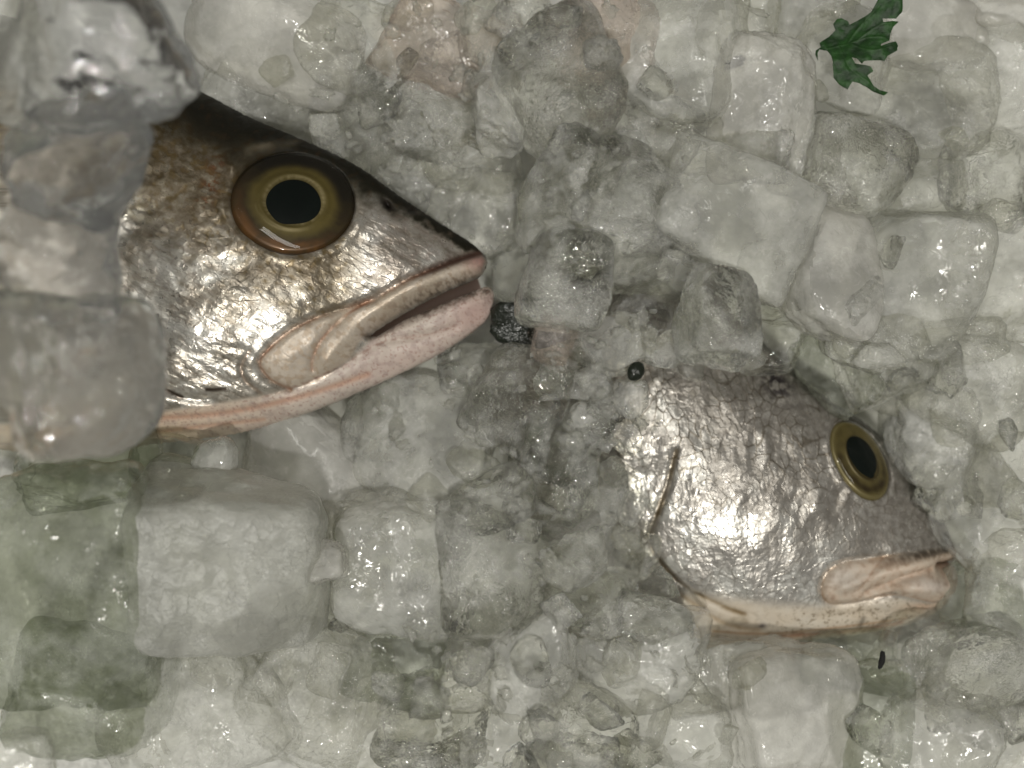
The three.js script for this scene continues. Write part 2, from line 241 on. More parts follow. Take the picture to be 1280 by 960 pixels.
const lin = (r, g, b) => { const c = new THREE.Color().setRGB(r / 255, g / 255, b / 255, THREE.SRGBColorSpace); return [c.r, c.g, c.b]; };
const mix3 = (a, b, t) => [lerp(a[0], b[0], t), lerp(a[1], b[1], t), lerp(a[2], b[2], t)];
const skinMat = ([C, H, R], name, bump) => new THREE.MeshPhysicalMaterial({ name, map: C, bumpMap: H, bumpScale: bump, roughnessMap: R, metalnessMap: R, roughness: 1, metalness: 1, ior: 1.4, specularIntensity: 0.6 });
const pupilMat = new THREE.MeshPhysicalMaterial({ name: 'pupil', color: new THREE.Color().setRGB(0.004, 0.006, 0.005), roughness: 0.3, specularIntensity: 0.2 });
const irisMat = new THREE.MeshPhysicalMaterial({ name: 'iris', vertexColors: true, roughness: 0.35, metalness: 0.35 });
const corneaMat = new THREE.MeshPhysicalMaterial({ name: 'cornea', color: 0xffffff, transmission: 1, thickness: 0, roughness: 0.03, ior: 1.3 });
const mouthMat = new THREE.MeshStandardMaterial({ name: 'mouth_lining', color: new THREE.Color().setRGB(0.48, 0.34, 0.29), roughness: 0.6 });
function part(g, m, name, parent) { const o = new THREE.Mesh(g, m); o.name = name; o.castShadow = o.receiveShadow = true; parent.add(o); return o; }
function fish({ name, label, outline, asp, carve, eye, box, look, bump, h, zmid, irisColor, pupil, slit, slitR, body }) {
  const g = new THREE.Group(); g.name = name; g.userData = { label, category: 'fish' }; scene.add(g);
  const ax = eye.x, ay = eye.y, s = K * (D - h - zmid * K) / D; g.position.copy(at(ax, ay, h + zmid * K)); g.position.y = h;
  const f = inflate(outline, asp, 2), b = fishBody(f, carve, eye, 3, body);
  part(mesh3(b.pos, b.tri, ax, ay, s, box), skinMat(fishTextures(box, 1.7, look), name + '_skin', bump), 'head', g);
  const eb = new THREE.Group(); eb.name = 'eye'; g.add(eb);
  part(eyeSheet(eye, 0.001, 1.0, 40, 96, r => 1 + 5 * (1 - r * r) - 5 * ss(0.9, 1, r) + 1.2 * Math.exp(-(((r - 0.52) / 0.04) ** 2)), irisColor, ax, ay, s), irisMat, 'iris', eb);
  part(eyeSheet(eye, 0.001, pupil.r, 8, 64, r => 6.3 + 2.4 * (1 - (r / pupil.r) ** 2), null, ax, ay, s, pupil.dx, pupil.dy, a => 1 + 0.1 * Math.exp(-(((a - pupil.corner) / 0.35) ** 2)) + 0.02 * Math.sin(3 * a)), pupilMat, 'pupil', eb);
  part(eyeSheet(eye, 0.001, 0.99, 24, 96, r => 14 * Math.sqrt(Math.max(0, 1 - r * r)) - 2, null, ax, ay, s), corneaMat, 'cornea', eb);
  const tube = new THREE.TubeGeometry(new THREE.CatmullRomCurve3(slit.map(([x, y]) => new THREE.Vector3((x - ax) * s, -78 * s, (y - ay) * s))), 40, slitR * s, 10);
  part(tube, mouthMat, 'mouth_lining', g);
  g.userData.field = undefined; return { group: g, f, F: b.F };
}
const gauss = (x, y, cx, cy, rx, ry, t = 0) => { const c = Math.cos(t), s = Math.sin(t), X = x - cx, Y = y - cy, a = (c * X + s * Y) / rx, b = (-s * X + c * Y) / ry; return Math.exp(-a * a - b * b); };

// ------------- the fish with its mouth open
const L = {};
L.top = spl([[-130, -20], [0, 15], [110, 50], [230, 103], [300, 140], [370, 170], [440, 203], [500, 245], [550, 278], [585, 300], [601, 313]], 6);
L.outline = [...L.top, ...spl([[607, 321], [608, 330], [601, 342], [592, 348], [562, 360], [533, 374], [498, 393], [475, 407], [456, 421]], 4), ...spl([[468, 422], [504, 400], [533, 388], [562, 375], [592, 363], [606, 357], [614, 359], [617, 370], [615, 382], [607, 399], [586, 417], [551, 440], [504, 464], [446, 490], [382, 516], [300, 540], [240, 549], [180, 556], [60, 570], [-130, 540]], 4)];
L.outer = [[600, 315], [575, 324], [548, 336], [516, 350], [475, 373], [440, 386], [402, 399], [367, 418], [340, 442], [332, 456], [343, 474], [366, 487]];
L.inner = [[470, 377], [455, 383], [431, 400], [408, 425], [396, 449], [394, 463]];
L.fold = [[568, 408], [540, 417], [516, 421], [481, 427], [452, 443], [425, 460], [372, 484], [330, 496]];
L.gLine = line(L.outer); L.iLine = line(L.inner); L.fLine = line(L.fold); L.lipRoll = line([[603, 329], [560, 347], [512, 368], [468, 395], [434, 424], [414, 450]]); L.lowRoll = line([[611, 370], [572, 382], [522, 402], [474, 428]]); L.plate = line([[395, 425], [372, 445], [362, 462]]); L.slitU = line([[600, 343], [562, 360], [533, 374], [498, 393], [475, 407], [456, 421], [440, 440]]); L.slitL = line([[613, 358], [592, 358], [562, 367], [533, 380], [504, 394], [468, 420]]);
L.gill = line([[150, 400], [172, 440], [190, 465], [205, 480], [237, 496], [270, 499]]); L.gillDark = line([[196, 472], [206, 481], [236, 496]]); L.dash = line([[268, 487], [290, 486]]); L.pre = line([[322, 440], [311, 458], [314, 476], [330, 490]]);
L.branch = line([[130, 520], [200, 522], [290, 515], [380, 495], [460, 468]]); L.branch2 = line([[170, 543], [260, 532], [330, 524]]);
L.brow = line([[300, 215], [318, 196], [345, 184], [370, 180]]); L.snout = line([[452, 285], [490, 276], [520, 268]]);
L.maxilla = region([...spl(L.outer, 4), [400, 478], [440, 448], [456, 421], [498, 393], [533, 374], [562, 360], [601, 342], [607, 325]]);
L.jaw = region([[468, 420], [504, 394], [562, 366], [600, 352], [620, 365], [612, 400], [551, 444], [446, 494], [300, 546], [180, 562], [60, 580], [60, 530], [200, 515], [300, 500], [366, 487], [425, 460], [450, 440]]);
L.scales = scaleField(9, 7, 0.5, 11, 8); L.scales2 = scaleField(17, 11, 0.35, 31, 12);
L.eye = { x: 373, y: 258, rx: 77, ry: 66, turn: 0.12 };
L.topLine = L.top;
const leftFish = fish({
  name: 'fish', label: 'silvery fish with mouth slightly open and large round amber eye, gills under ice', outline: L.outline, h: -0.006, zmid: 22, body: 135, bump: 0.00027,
  asp: (x, y) => 0.50 + 0.45 * gauss(x, y, 555, 385, 70, 45, -0.5) + 0.12 * ss(420, 520, x) * ss(250, 330, y),
  carve: (x, y) => -7 * L.gLine(x, y, 4.5) - 5 * L.iLine(x, y, 4) - 6 * L.fLine(x, y, 5) + 3 * L.maxilla(x, y, 6) + 9 * L.lipRoll(x, y, 11) + 6 * L.lowRoll(x, y, 10) + 4 * L.plate(x, y, 14) - 6 * L.gill(x, y, 5) - 3 * L.pre(x, y, 4) - 2.5 * L.branch(x, y, 4) - 2 * L.branch2(x, y, 3)
    - 13 * gauss(x, y, 485, 257, 9, 4, 0.9) - 8 * gauss(x, y, 514, 262, 8, 5, 0.3) + 5 * L.brow(x, y, 9) + 3.5 * L.snout(x, y, 12) + 3 * gauss(x, y, 300, 400, 90, 60)
    + 2.2 * noise3(x / 34, y / 28, 3.3) + 1.4 * noise3(x / 13, y / 11, 7.7) * (1 - L.maxilla(x, y, 4)) * (1 - L.jaw(x, y, 4)),
  eye: L.eye, box: [70, 80, 650, 590], slit: [[598, 350], [562, 363], [520, 383], [480, 408], [450, 428]], slitR: 18, pupil: { r: 0.42, dx: 0, dy: 2, corner: 1.9 },
  irisColor: (r, a) => {
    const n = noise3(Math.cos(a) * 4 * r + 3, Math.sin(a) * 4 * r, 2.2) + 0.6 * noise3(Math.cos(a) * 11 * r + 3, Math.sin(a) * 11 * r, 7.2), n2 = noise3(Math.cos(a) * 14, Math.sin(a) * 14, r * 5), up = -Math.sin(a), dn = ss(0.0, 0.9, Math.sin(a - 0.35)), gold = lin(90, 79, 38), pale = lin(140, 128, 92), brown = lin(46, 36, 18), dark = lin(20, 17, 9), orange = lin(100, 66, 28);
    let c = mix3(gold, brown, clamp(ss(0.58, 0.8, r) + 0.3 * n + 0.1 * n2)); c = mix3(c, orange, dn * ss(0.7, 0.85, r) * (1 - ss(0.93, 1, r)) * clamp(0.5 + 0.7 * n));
    c = mix3(c, dark, ss(-0.1, 0.7, up + 0.3 * Math.cos(a)) * ss(0.6, 0.78, r) * 0.92); c = mix3(c, pale, Math.exp(-(((r - 0.45) / 0.03) ** 2)) * clamp(0.5 + 0.8 * n2)); return mix3(c, dark, ss(0.95, 1, r));  // upper outer iris: dark pigment with some shade painted in
  },
  look: (x, y, o) => {
    const dt = y < 420 ? segd(x, y, L.topLine) : 300, n1 = fbm(x / 40, y / 40, 1.1, 4), n2 = fbm(x / 9, y / 9, 5.1, 3), n3 = noise3(x / 3.2, y / 3.2, 9.3), sc = L.scales(x, y), sb = L.scales2(x, y);
    const mx = L.maxilla(x, y, 3), jw = L.jaw(x, y, 4) * (1 - mx), flesh = Math.max(mx, jw);
    const bw = lerp(62, 10, ss(330, 560, x)), back = 1 - ss(bw * 0.35, bw * 1.5, dt + 10 * n1 + 5 * n2), upper = (1 - ss(80, 250, dt + 60 * n1)) * (1 - ss(400, 470, x));
    let c = mix3([178, 172, 162], [206, 203, 196], ss(-0.3, 0.4, n1 + 0.4 * n2));
    c = mix3(c, [82, 71, 52], clamp(upper * (0.85 + 0.5 * n2))); c = mix3(c, [108, 90, 56], upper * ss(0.1, 0.5, n2 + 0.6 * n1) * 0.6);
    c = mix3(c, [140, 128, 120], ss(440, 500, x) * 0.5 * (0.7 + n2));
    c = mix3(c, [112, 58, 34], 0.75 * Math.max(gauss(x, y, 282, 214, 10, 9), gauss(x, y, 276, 240, 9, 12), gauss(x, y, 270, 262, 8, 6)) * ss(-0.2, 0.3, n2));
    const n4 = fbm((0.88 * x + 0.47 * y) / 26, (-0.47 * x + 0.88 * y) / 7, 12.3, 3), dk = (1 - ss(0, 0.16, sc.edge)) * 0.12 + (sc.id - 0.5) * 0.16 + 0.35 * n4 + 0.1; c = mix3(c, [92, 80, 66], clamp(dk + 0.1 * n3));
    c = mix3(c, [22, 20, 12], back * 0.98); c = mix3(c, [44, 32, 18], back * ss(0.2, 0.5, n2) * 0.6); c = mix3(c, [128, 118, 100], clamp(L.brow(x, y, 7) * (0.35 + 0.5 * n1)));
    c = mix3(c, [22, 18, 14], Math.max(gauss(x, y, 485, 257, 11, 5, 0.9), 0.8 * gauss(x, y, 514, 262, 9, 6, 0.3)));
    // lips and jaw
    if (flesh > 0) {
      let f = mix3([192, 178, 160], [206, 194, 180], clamp(0.5 + n1 + 0.5 * n2)); f = mix3(f, [176, 168, 158], mx * gauss(x, y, 385, 440, 50, 30, -0.6) * (0.5 + n2)); f = mix3(f, [192, 174, 152], mx * ss(-0.1, 0.5, n2));
      f = mix3(f, [200, 188, 178], jw * 0.85); f = mix3(f, [184, 164, 156], jw * ss(0, 0.4, n1 + n2) * 0.5); f = mix3(f, [180, 150, 142], 0.7 * gauss(x, y, 592, 392, 34, 22, -0.6) + 0.35 * gauss(x, y, 500, 452, 60, 16, -0.45) * jw); f = mix3(f, [188, 150, 140], mx * gauss(x, y, 600, 325, 20, 14));
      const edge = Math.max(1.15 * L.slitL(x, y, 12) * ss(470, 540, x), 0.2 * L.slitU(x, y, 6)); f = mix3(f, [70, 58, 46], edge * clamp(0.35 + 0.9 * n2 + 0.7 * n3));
      f = mix3(f, [120, 92, 80], 0.7 * L.fLine(x, y, 1.8) * (0.6 + n2)); f = mix3(f, [214, 192, 166], jw * (1 - ss(180, 420, x)) * 0.7); f = mix3(f, [186, 140, 116], 0.6 * L.branch(x, y, 4) + 0.5 * L.branch2(x, y, 3)); f = mix3(f, [150, 110, 100], 0.35 * ss(0.25, 0.5, n3) * jw);
      f = mix3(f, [140, 128, 122], clamp(0.22 * ss(0.0, 0.5, n2) + 0.14 * n3)); c = mix3(c, mix3(f, [0, 0, 0], 0.06), flesh);
    }
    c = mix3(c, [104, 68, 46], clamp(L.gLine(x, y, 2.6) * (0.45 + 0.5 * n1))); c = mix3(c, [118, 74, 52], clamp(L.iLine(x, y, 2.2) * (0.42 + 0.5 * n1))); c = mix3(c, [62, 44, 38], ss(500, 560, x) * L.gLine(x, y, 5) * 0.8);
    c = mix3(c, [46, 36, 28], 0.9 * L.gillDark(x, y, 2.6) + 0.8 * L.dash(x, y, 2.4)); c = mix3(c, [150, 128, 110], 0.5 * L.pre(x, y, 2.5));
    o.c = c; const skin = (1 - flesh) * (1 - back);
    o.h = 0.5 + skin * (0.13 * sc.tilt + 0.17 * sb.tilt + 0.16 * n2 + 0.16 * n4 + 0.05 * n3) + flesh * (0.12 * n2 + 0.05 * n3 + 0.1 * n4) + back * (0.10 * n2 + 0.04 * n3);
    o.r = lerp(0.27 + 0.14 * sc.id, 0.42, flesh) + 0.25 * back + 0.08 * n2; o.m = 0.62 * skin * (1 - 0.5 * upper) + 0.22 * mx;
  },
});

// ------------- the fish with its mouth shut
const Rf = {};
Rf.top = spl([[640, 400], [700, 365], [780, 352], [860, 366], [910, 392], [951, 423], [990, 459], [1040, 500], [1090, 533], [1125, 568], [1158, 612], [1184, 652], [1195, 680]], 6);
Rf.outline = [...Rf.top, ...spl([[1199, 690], [1200, 698], [1194, 703], [1171, 703], [1150, 706]], 4), ...spl([[1171, 706], [1192, 707], [1199, 714], [1200, 728], [1196, 744], [1184, 760], [1157, 777], [1095, 793], [999, 804], [932, 810], [874, 801], [820, 774], [760, 720], [700, 650], [640, 560], [620, 480]], 4)];
Rf.outer = [[1194, 684], [1170, 683], [1147, 684], [1115, 687], [1085, 692], [1052, 695], [1030, 703], [1019, 719], [1019, 737], [1029, 748], [1048, 749], [1076, 744], [1105, 737]];
Rf.g = line(Rf.outer); Rf.mouth = line([[1150, 706], [1136, 709], [1114, 715], [1092, 726], [1072, 735]]); Rf.inner = line([[1092, 692], [1080, 703], [1070, 716], [1061, 731]]); Rf.low = line([[1196, 746], [1175, 749], [1157, 748], [1135, 741], [1112, 737], [1085, 741]]);
Rf.gill = line([[838, 560], [830, 596], [818, 634], [808, 668], [822, 697], [850, 726], [898, 752], [925, 762]]); Rf.behind = region([[842, 540], [832, 596], [820, 634], [810, 668], [824, 697], [852, 726], [880, 760], [700, 800], [560, 540]]); Rf.lipU = line([[1192, 692], [1150, 694], [1105, 703], [1070, 716], [1042, 727]]); Rf.lipD = line([[1188, 727], [1155, 727], [1120, 727]]); Rf.gill2 = line([[842, 735], [880, 762], [910, 778], [945, 784]]); Rf.red = line([[975, 793], [1030, 790], [1080, 785], [1125, 778]]); Rf.strip = line([[890, 786], [960, 789], [1040, 782], [1130, 771]]); Rf.jawl = line([[1010, 768], [1070, 762], [1130, 760]]);
Rf.lip = region([[1196, 683], [1147, 684], [1085, 692], [1052, 695], [1030, 703], [1019, 719], [1019, 737], [1029, 748], [1048, 749], [1076, 744], [1112, 738], [1157, 749], [1200, 746], [1206, 715]]);
Rf.jaw = region([[1205, 740], [1157, 749], [1112, 738], [1048, 749], [1015, 752], [960, 748], [905, 742], [862, 735], [850, 740], [862, 790], [874, 800], [932, 812], [1095, 795], [1190, 765]]);
Rf.scales = scaleField(13, 19, -0.25, 51, 14); Rf.scales2 = scaleField(7, 9, -0.25, 71, 6); Rf.eye = { x: 1066, y: 573, rx: 54, ry: 33.5, turn: 1.03 };
const rightFish = fish({
  name: 'fish_001', label: 'silvery fish with closed pale lips, oval golden eye and crackled skin', outline: Rf.outline, h: -0.022, zmid: 22, body: 150, bump: 0.00031,
  asp: (x, y) => 0.56 + 0.5 * gauss(x, y, 1165, 725, 60, 45) + 0.1 * gauss(x, y, 1080, 560, 90, 60),
  carve: (x, y) => -6 * Rf.g(x, y, 4.5) + 8 * Rf.lipU(x, y, 8) + 9 * Rf.lipD(x, y, 10) - 8 * Rf.mouth(x, y, 4.5) - 2.2 * Rf.inner(x, y, 3.5) - 3.5 * Rf.low(x, y, 4) + 4 * Rf.lip(x, y, 5) - 4 * Rf.gill(x, y, 4) - 3 * Rf.gill2(x, y, 5) - 3.5 * Rf.red(x, y, 4) - 2 * Rf.jawl(x, y, 6) - 9 * Rf.behind(x, y, 3) * ss(535, 610, y) + 5 * gauss(x, y, 930, 650, 80, 60)
    + 2.6 * noise3(x / 30, y / 44, 13.3) * (1 - Rf.lip(x, y, 4)) + (1 - ss(600, 720, y)) * 2.0 * noise3(x / 11 + y / 40 + 0.8 * noise3(x / 50, y / 50, 3.1), y / 24, 17.7) * (0.5 + ss(-0.3, 0.4, noise3(x / 60, y / 60, 8.8))) * (1 - ss(1030, 1090, x)),
  eye: Rf.eye, box: [690, 340, 1220, 820], slit: [[1196, 705], [1171, 705], [1146, 708]], slitR: 6, pupil: { r: 0.49, dx: -1, dy: -3, corner: 0.2 },
  irisColor: (r, a) => {
    const n = noise3(Math.cos(a) * 5 * r + 13, Math.sin(a) * 5 * r, 6.2), gold = lin(94, 84, 48), pale = lin(128, 118, 80), brown = lin(52, 42, 22), dark = lin(30, 24, 12);
    let c = mix3(gold, brown, clamp(0.9 * Math.exp(-(((r - 0.74) / 0.1) ** 2)) * (0.55 + 0.5 * Math.cos(a - 0.6)) + 0.5 * n)); c = mix3(c, pale, Math.exp(-(((r - 0.92) / 0.05) ** 2)) * 0.6); c = mix3(c, brown, Math.exp(-(((r - 0.5) / 0.05) ** 2)) * 0.8); return mix3(c, dark, ss(0.955, 1, r));
  },
  look: (x, y, o) => {
    const dt = y < 690 ? segd(x, y, Rf.top) : 300, n1 = fbm(x / 42, y / 42, 21.1, 4), n2 = fbm(x / 9, y / 9, 25.1, 3), n3 = noise3(x / 3.2, y / 3.2, 29.3), sc = Rf.scales(x, y), sb = Rf.scales2(x, y);
    const lp = Rf.lip(x, y, 3), jw = Rf.jaw(x, y, 10) * (1 - lp), flesh = Math.max(lp, jw);
    const back = (1 - ss(6, 26, dt + 12 * n1 + 6 * n2)) * 0.8, upper = 1 - ss(80, 260, dt + 60 * n1);
    let c = mix3([182, 178, 172], [210, 208, 202], ss(-0.3, 0.4, n1 + 0.4 * n2)); c = mix3(c, [128, 123, 116], clamp(upper * (0.8 + 0.5 * n2)));
    const up = 1 - ss(560, 660, y); const crack = (1 - ss(0.02, 0.15, sc.edge)) * ss(-0.45, 0.1, n1 + 0.5 * noise3(x / 60, y / 60, 4)); c = mix3(c, [72, 64, 52], clamp(crack * (0.22 + 0.3 * up) + (1 - ss(0, 0.14, sb.edge)) * 0.14 + (sb.id - 0.5) * 0.16));
    c = mix3(c, [52, 52, 44], back * clamp(0.9 + n2)); c = mix3(c, [40, 36, 40], 0.8 * gauss(x, y, 966, 478, 22, 15, 0.9) * ss(-0.3, 0.3, n2));
    if (flesh > 0) {
      let f = mix3([208, 198, 182], [200, 186, 166], 0.5 + n1); f = mix3(f, [198, 176, 156], lp * (0.8 + 0.5 * n2)); f = mix3(f, [160, 132, 112], lp * clamp(0.5 * n1 + 0.5 * n2)); f = mix3(f, [184, 176, 166], lp * gauss(x, y, 1040, 715, 26, 18) * 0.8);
      f = mix3(f, [196, 148, 132], 0.6 * gauss(x, y, 1192, 726, 14, 26)); f = mix3(f, [206, 196, 188], 0.8 * gauss(x, y, 1150, 725, 30, 10, 0.2)); f = mix3(f, [202, 150, 116], 0.5 * gauss(x, y, 1150, 754, 26, 8)); f = mix3(f, [120, 108, 90], jw * ss(0.22, 0.5, n3 + 0.5 * n2) * ss(940, 1000, x) * 0.6);
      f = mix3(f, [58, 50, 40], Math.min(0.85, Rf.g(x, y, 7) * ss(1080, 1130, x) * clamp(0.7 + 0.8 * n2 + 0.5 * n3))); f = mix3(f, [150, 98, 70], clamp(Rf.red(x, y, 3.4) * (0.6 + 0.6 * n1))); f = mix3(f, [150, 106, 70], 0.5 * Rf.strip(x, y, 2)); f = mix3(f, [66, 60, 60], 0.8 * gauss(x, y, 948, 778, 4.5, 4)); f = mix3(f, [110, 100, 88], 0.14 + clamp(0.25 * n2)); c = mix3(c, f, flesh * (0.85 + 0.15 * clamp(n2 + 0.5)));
    }
    c = mix3(c, [132, 100, 72], clamp(Rf.g(x, y, 2.2) * (1 - ss(1080, 1150, x)) * (0.25 + 0.4 * n1))); c = mix3(c, [112, 76, 54], clamp(0.15 * Rf.mouth(x, y, 2.0) + 0.2 * Rf.inner(x, y, 1.6) + (0.35 + 0.4 * n1) * Rf.low(x, y, 1.6))); c = mix3(c, [84, 64, 34], clamp(Rf.gill(x, y, 2.8) * (0.5 + 0.5 * n1))); c = mix3(c, [150, 126, 96], 0.4 * Rf.gill2(x, y, 3));
    o.c = c; const skin = (1 - flesh);
    const rear = 1 - 0.65 * ss(960, 1090, x + 0.2 * (y - 600)); o.h = 0.5 + skin * (0.14 * rear * sc.tilt + 0.16 * sb.tilt * (0.4 + 0.6 * rear) + 0.16 * n2 * rear + 0.07 * n3 - 0.06 * crack) + flesh * (0.06 * n2 + 0.02 * n3);
    o.r = lerp(0.27 + 0.14 * sb.id, 0.42, flesh) + 0.08 * n2; o.m = 0.66 * skin * (1 - 0.4 * back) * (1 - 0.3 * upper);
  },
});
// ---------------------------------------------------------------- the bed under the loose ice
const slope = (px, py) => 3 - 16 * ss(700, 1280, px) * (0.5 + 0.5 * ss(500, 0, py)) + 9 * ss(450, 100, px) * ss(450, 900, py);   // mm: the heap is higher on the left
{
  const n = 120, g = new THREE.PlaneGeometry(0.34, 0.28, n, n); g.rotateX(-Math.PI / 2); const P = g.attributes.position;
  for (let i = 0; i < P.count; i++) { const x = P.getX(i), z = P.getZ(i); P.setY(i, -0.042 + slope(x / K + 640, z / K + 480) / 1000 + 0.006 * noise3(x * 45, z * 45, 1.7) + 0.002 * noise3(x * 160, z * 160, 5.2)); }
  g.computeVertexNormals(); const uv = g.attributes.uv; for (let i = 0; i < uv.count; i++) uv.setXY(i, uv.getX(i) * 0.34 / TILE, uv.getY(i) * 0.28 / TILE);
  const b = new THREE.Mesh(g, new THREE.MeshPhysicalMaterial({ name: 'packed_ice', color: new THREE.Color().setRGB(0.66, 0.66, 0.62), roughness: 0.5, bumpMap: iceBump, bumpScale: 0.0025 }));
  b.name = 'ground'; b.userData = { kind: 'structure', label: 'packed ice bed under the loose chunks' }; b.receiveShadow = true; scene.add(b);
}
// ---------------------------------------------------------------- ice chunks
const KIND = { cloudy: 'cloudy grey', milky: 'milky white', clear: 'clear glassy', green: 'dull greenish', pink: 'pinkish' };
function where(x, y) {
  if (x < 640 && y < 300) return 'beyond the back of the open-mouthed fish';
  if (x > 1000 && y < 260) return 'around the green leaf';
  if (y < 200) return 'between the leaf and the open-mouthed fish';
  if (x > 1120 && y > 540) return 'in front of the closed-mouth fish\'s snout';
  if (x > 940 && y < 560) return 'along the nape of the closed-mouth fish';
  if (x > 840 && y > 740) return 'under the jaw of the closed-mouth fish';
  if (x > 560 && y < 440) return 'in front of the open mouth';
  if (x > 560 && y < 760) return 'behind the gills of the closed-mouth fish';
  if (x > 420) return 'heaped between the square cube and the closed-mouth fish';
  return 'around the big square cube under the open-mouthed fish';
}
function chunk(x, y, rx, ry, turn, dtop, kind = 'cloudy', opt = {}) {
  const size = Math.max(rx, ry) > 68 ? 'large ' : Math.max(rx, ry) < 36 ? 'small ' : '', w = where(x, y);
  return ice('ice_chunk', opt.label ?? `${size}${KIND[kind]} ice chunk ${w}`, 'ice chunks ' + w, x, y, rx * 1.07, ry * 1.07, turn, slope(x, y) + dtop, kind, { whole: kind === 'clear', ...opt });
}
// heaped over the gills of the open-mouthed fish, close to the lens
const over = 'ice heaped over the gills of the open-mouthed fish';
ice('ice_block', 'large glassy ice block overhanging the back of the open-mouthed fish', over, 112, 62, 118, 104, 14, 60, 'glass', { p: 22, rz: 70, seed: 401, tilt: 0.6, chops: 9, chop: 0.78, dent: 0.05 });
ice('ice_block', 'glassy ice block with a greenish hollow resting on the fish\'s nape', over, 98, 205, 98, 70, -22, 55, 'glass', { p: 20, rz: 60, seed: 402, chops: 8, chop: 0.75, dent: 0.06 });
ice('ice_block', 'pale ice block wedged between two larger ones over the gill cover', over, 48, 310, 84, 78, 8, 56, 'glass', { p: 16, rz: 60, seed: 403, chops: 8, chop: 0.8, dent: 0.06 });
ice('ice_block', 'rounded wet ice block lying on the lower gill cover', over, 92, 470, 108, 108, -6, 58, 'glass', { p: 7, rz: 75, dent: 0.06, seed: 404, tilt: 0.4 });
ice('ice_block', 'milky ice block behind the rounded one on the gill cover', over, -40, 430, 70, 110, 6, 52, 'cloudy', { p: 9, rz: 70, seed: 405 });
ice('ice_block', 'milky ice block at the upper edge of the heap on the fish', over, -30, 40, 80, 90, 20, 58, 'cloudy', { p: 9, rz: 70, seed: 406 });
// lower left
ice('ice_block', 'tall greenish ice block beside the square cube', 'greenish ice beside the square cube', 62, 725, 118, 150, -6, 26, 'green', { p: 10, rz: 90, seed: 411, dent: 0.05 });
ice('ice_block', 'greenish broken ice block below the tall one', 'greenish ice beside the square cube', 90, 890, 95, 80, 14, 20, 'green', { p: 8, rz: 80, seed: 412 });
ice('ice_cube', 'big square milky ice cube under the jaw of the open-mouthed fish', 'ice chunks around the square cube', 280, 712, 114, 105, 2, 21, 'frosted', { p: 11, rz: 90, seed: 413, tilt: 0.4, chops: 2, dent: 0.035 });
chunk(380, 595, 94, 78, 30, -9, 'milky', { p: 5, dent: 0.03, label: 'large smooth rounded milky ice lump touching the fish\'s lower jaw' });
chunk(266, 580, 26, 28, 0, 4, 'milky', { p: 6 }); chunk(205, 585, 45, 38, 10, 2, 'green'); chunk(235, 905, 105, 82, -20, 7, 'cloudy', { p: 7 }); chunk(385, 870, 82, 82, 25, 4, 'cloudy', { p: 10 }); chunk(300, 830, 60, 45, 10, 0, 'cloudy'); chunk(405, 700, 22, 26, 0, 12, 'milky');
chunk(490, 715, 78, 88, 8, 4, 'milky', { p: 7, dent: 0.05 }); chunk(445, 700, 50, 70, -12, 2, 'cloudy'); chunk(20, 955, 40, 34, 0, 22, 'milky', { p: 6 }); chunk(110, 590, 90, 40, -10, 6, 'green');
// centre
chunk(548, 545, 78, 78, 15, -6, 'milky', { p: 6, dent: 0.04, label: 'large smooth milky ice chunk under the tip of the open mouth' }); chunk(470, 530, 40, 46, -10, -8, 'clear'); chunk(650, 500, 58, 62, 20, 2, 'clear'); chunk(618, 628, 55, 34, -30, 3, 'clear'); chunk(690, 590, 50, 58, 10, 1, 'clear');
chunk(718, 545, 38, 55, 30, 0, 'clear'); chunk(735, 625, 42, 58, 20, -3, 'clear', { p: 11 }); chunk(620, 725, 62, 78, 0, 3, 'clear', { p: 9 }); chunk(724, 702, 34, 28, -25, 8, 'clear', { dent: 0.1 }); chunk(754, 712, 46, 46, 15, -4, 'cloudy'); chunk(735, 760, 52, 40, 0, -1, 'clear');
chunk(818, 782, 48, 32, 12, -1, 'clear', { p: 8, label: 'clear ice chunk with dark specks lying against the lower gill cover' }); chunk(795, 836, 84, 60, -12, -1, 'milky', { p: 6, label: 'large smooth milky ice lump under the lower gill cover' }); chunk(900, 852, 50, 40, 0, -6, 'cloudy'); chunk(660, 845, 62, 52, -25, 4, 'milky', { p: 7 }); chunk(585, 850, 34, 46, 10, 4, 'cloudy');
chunk(540, 905, 66, 50, 12, 2, 'clear'); chunk(640, 930, 66, 42, -8, 3, 'cloudy'); chunk(735, 915, 62, 50, 20, 3, 'clear'); chunk(720, 960, 60, 34, 10, 6, 'clear'); chunk(490, 830, 55, 48, 0, -1, 'green'); chunk(455, 925, 60, 60, 40, 2, 'cloudy');
chunk(868, 930, 48, 46, 5, 4, 'milky', { p: 6 }); chunk(818, 905, 20, 34, 15, 6, 'cloudy'); chunk(800, 960, 40, 30, 0, 0, 'cloudy');
// lower right
chunk(1000, 900, 86, 82, -12, 0, 'milky', { p: 9, dent: 0.06, label: 'large jagged milky ice chunk under the closed-mouth fish\'s chin' }); chunk(1095, 905, 50, 72, 5, 0, 'green', { p: 5, dent: 0.03 }); chunk(1150, 828, 44, 52, 25, -2, 'cloudy', { p: 6 }); chunk(1185, 925, 66, 66, 15, 6, 'milky'); chunk(1240, 850, 66, 66, 35, 4, 'clear', { p: 9 });
chunk(1262, 935, 56, 50, 0, 3, 'cloudy'); chunk(1068, 828, 52, 34, 0, -9, 'green'); chunk(950, 832, 40, 26, 0, -9, 'cloudy'); chunk(1234, 760, 48, 50, 10, -4, 'green', { p: 6 }); chunk(1242, 660, 56, 70, -35, -2, 'cloudy', { p: 12 }); chunk(1270, 740, 48, 70, 5, 3, 'cloudy', { p: 9 });
chunk(1272, 590, 50, 46, 0, 5, 'cloudy');
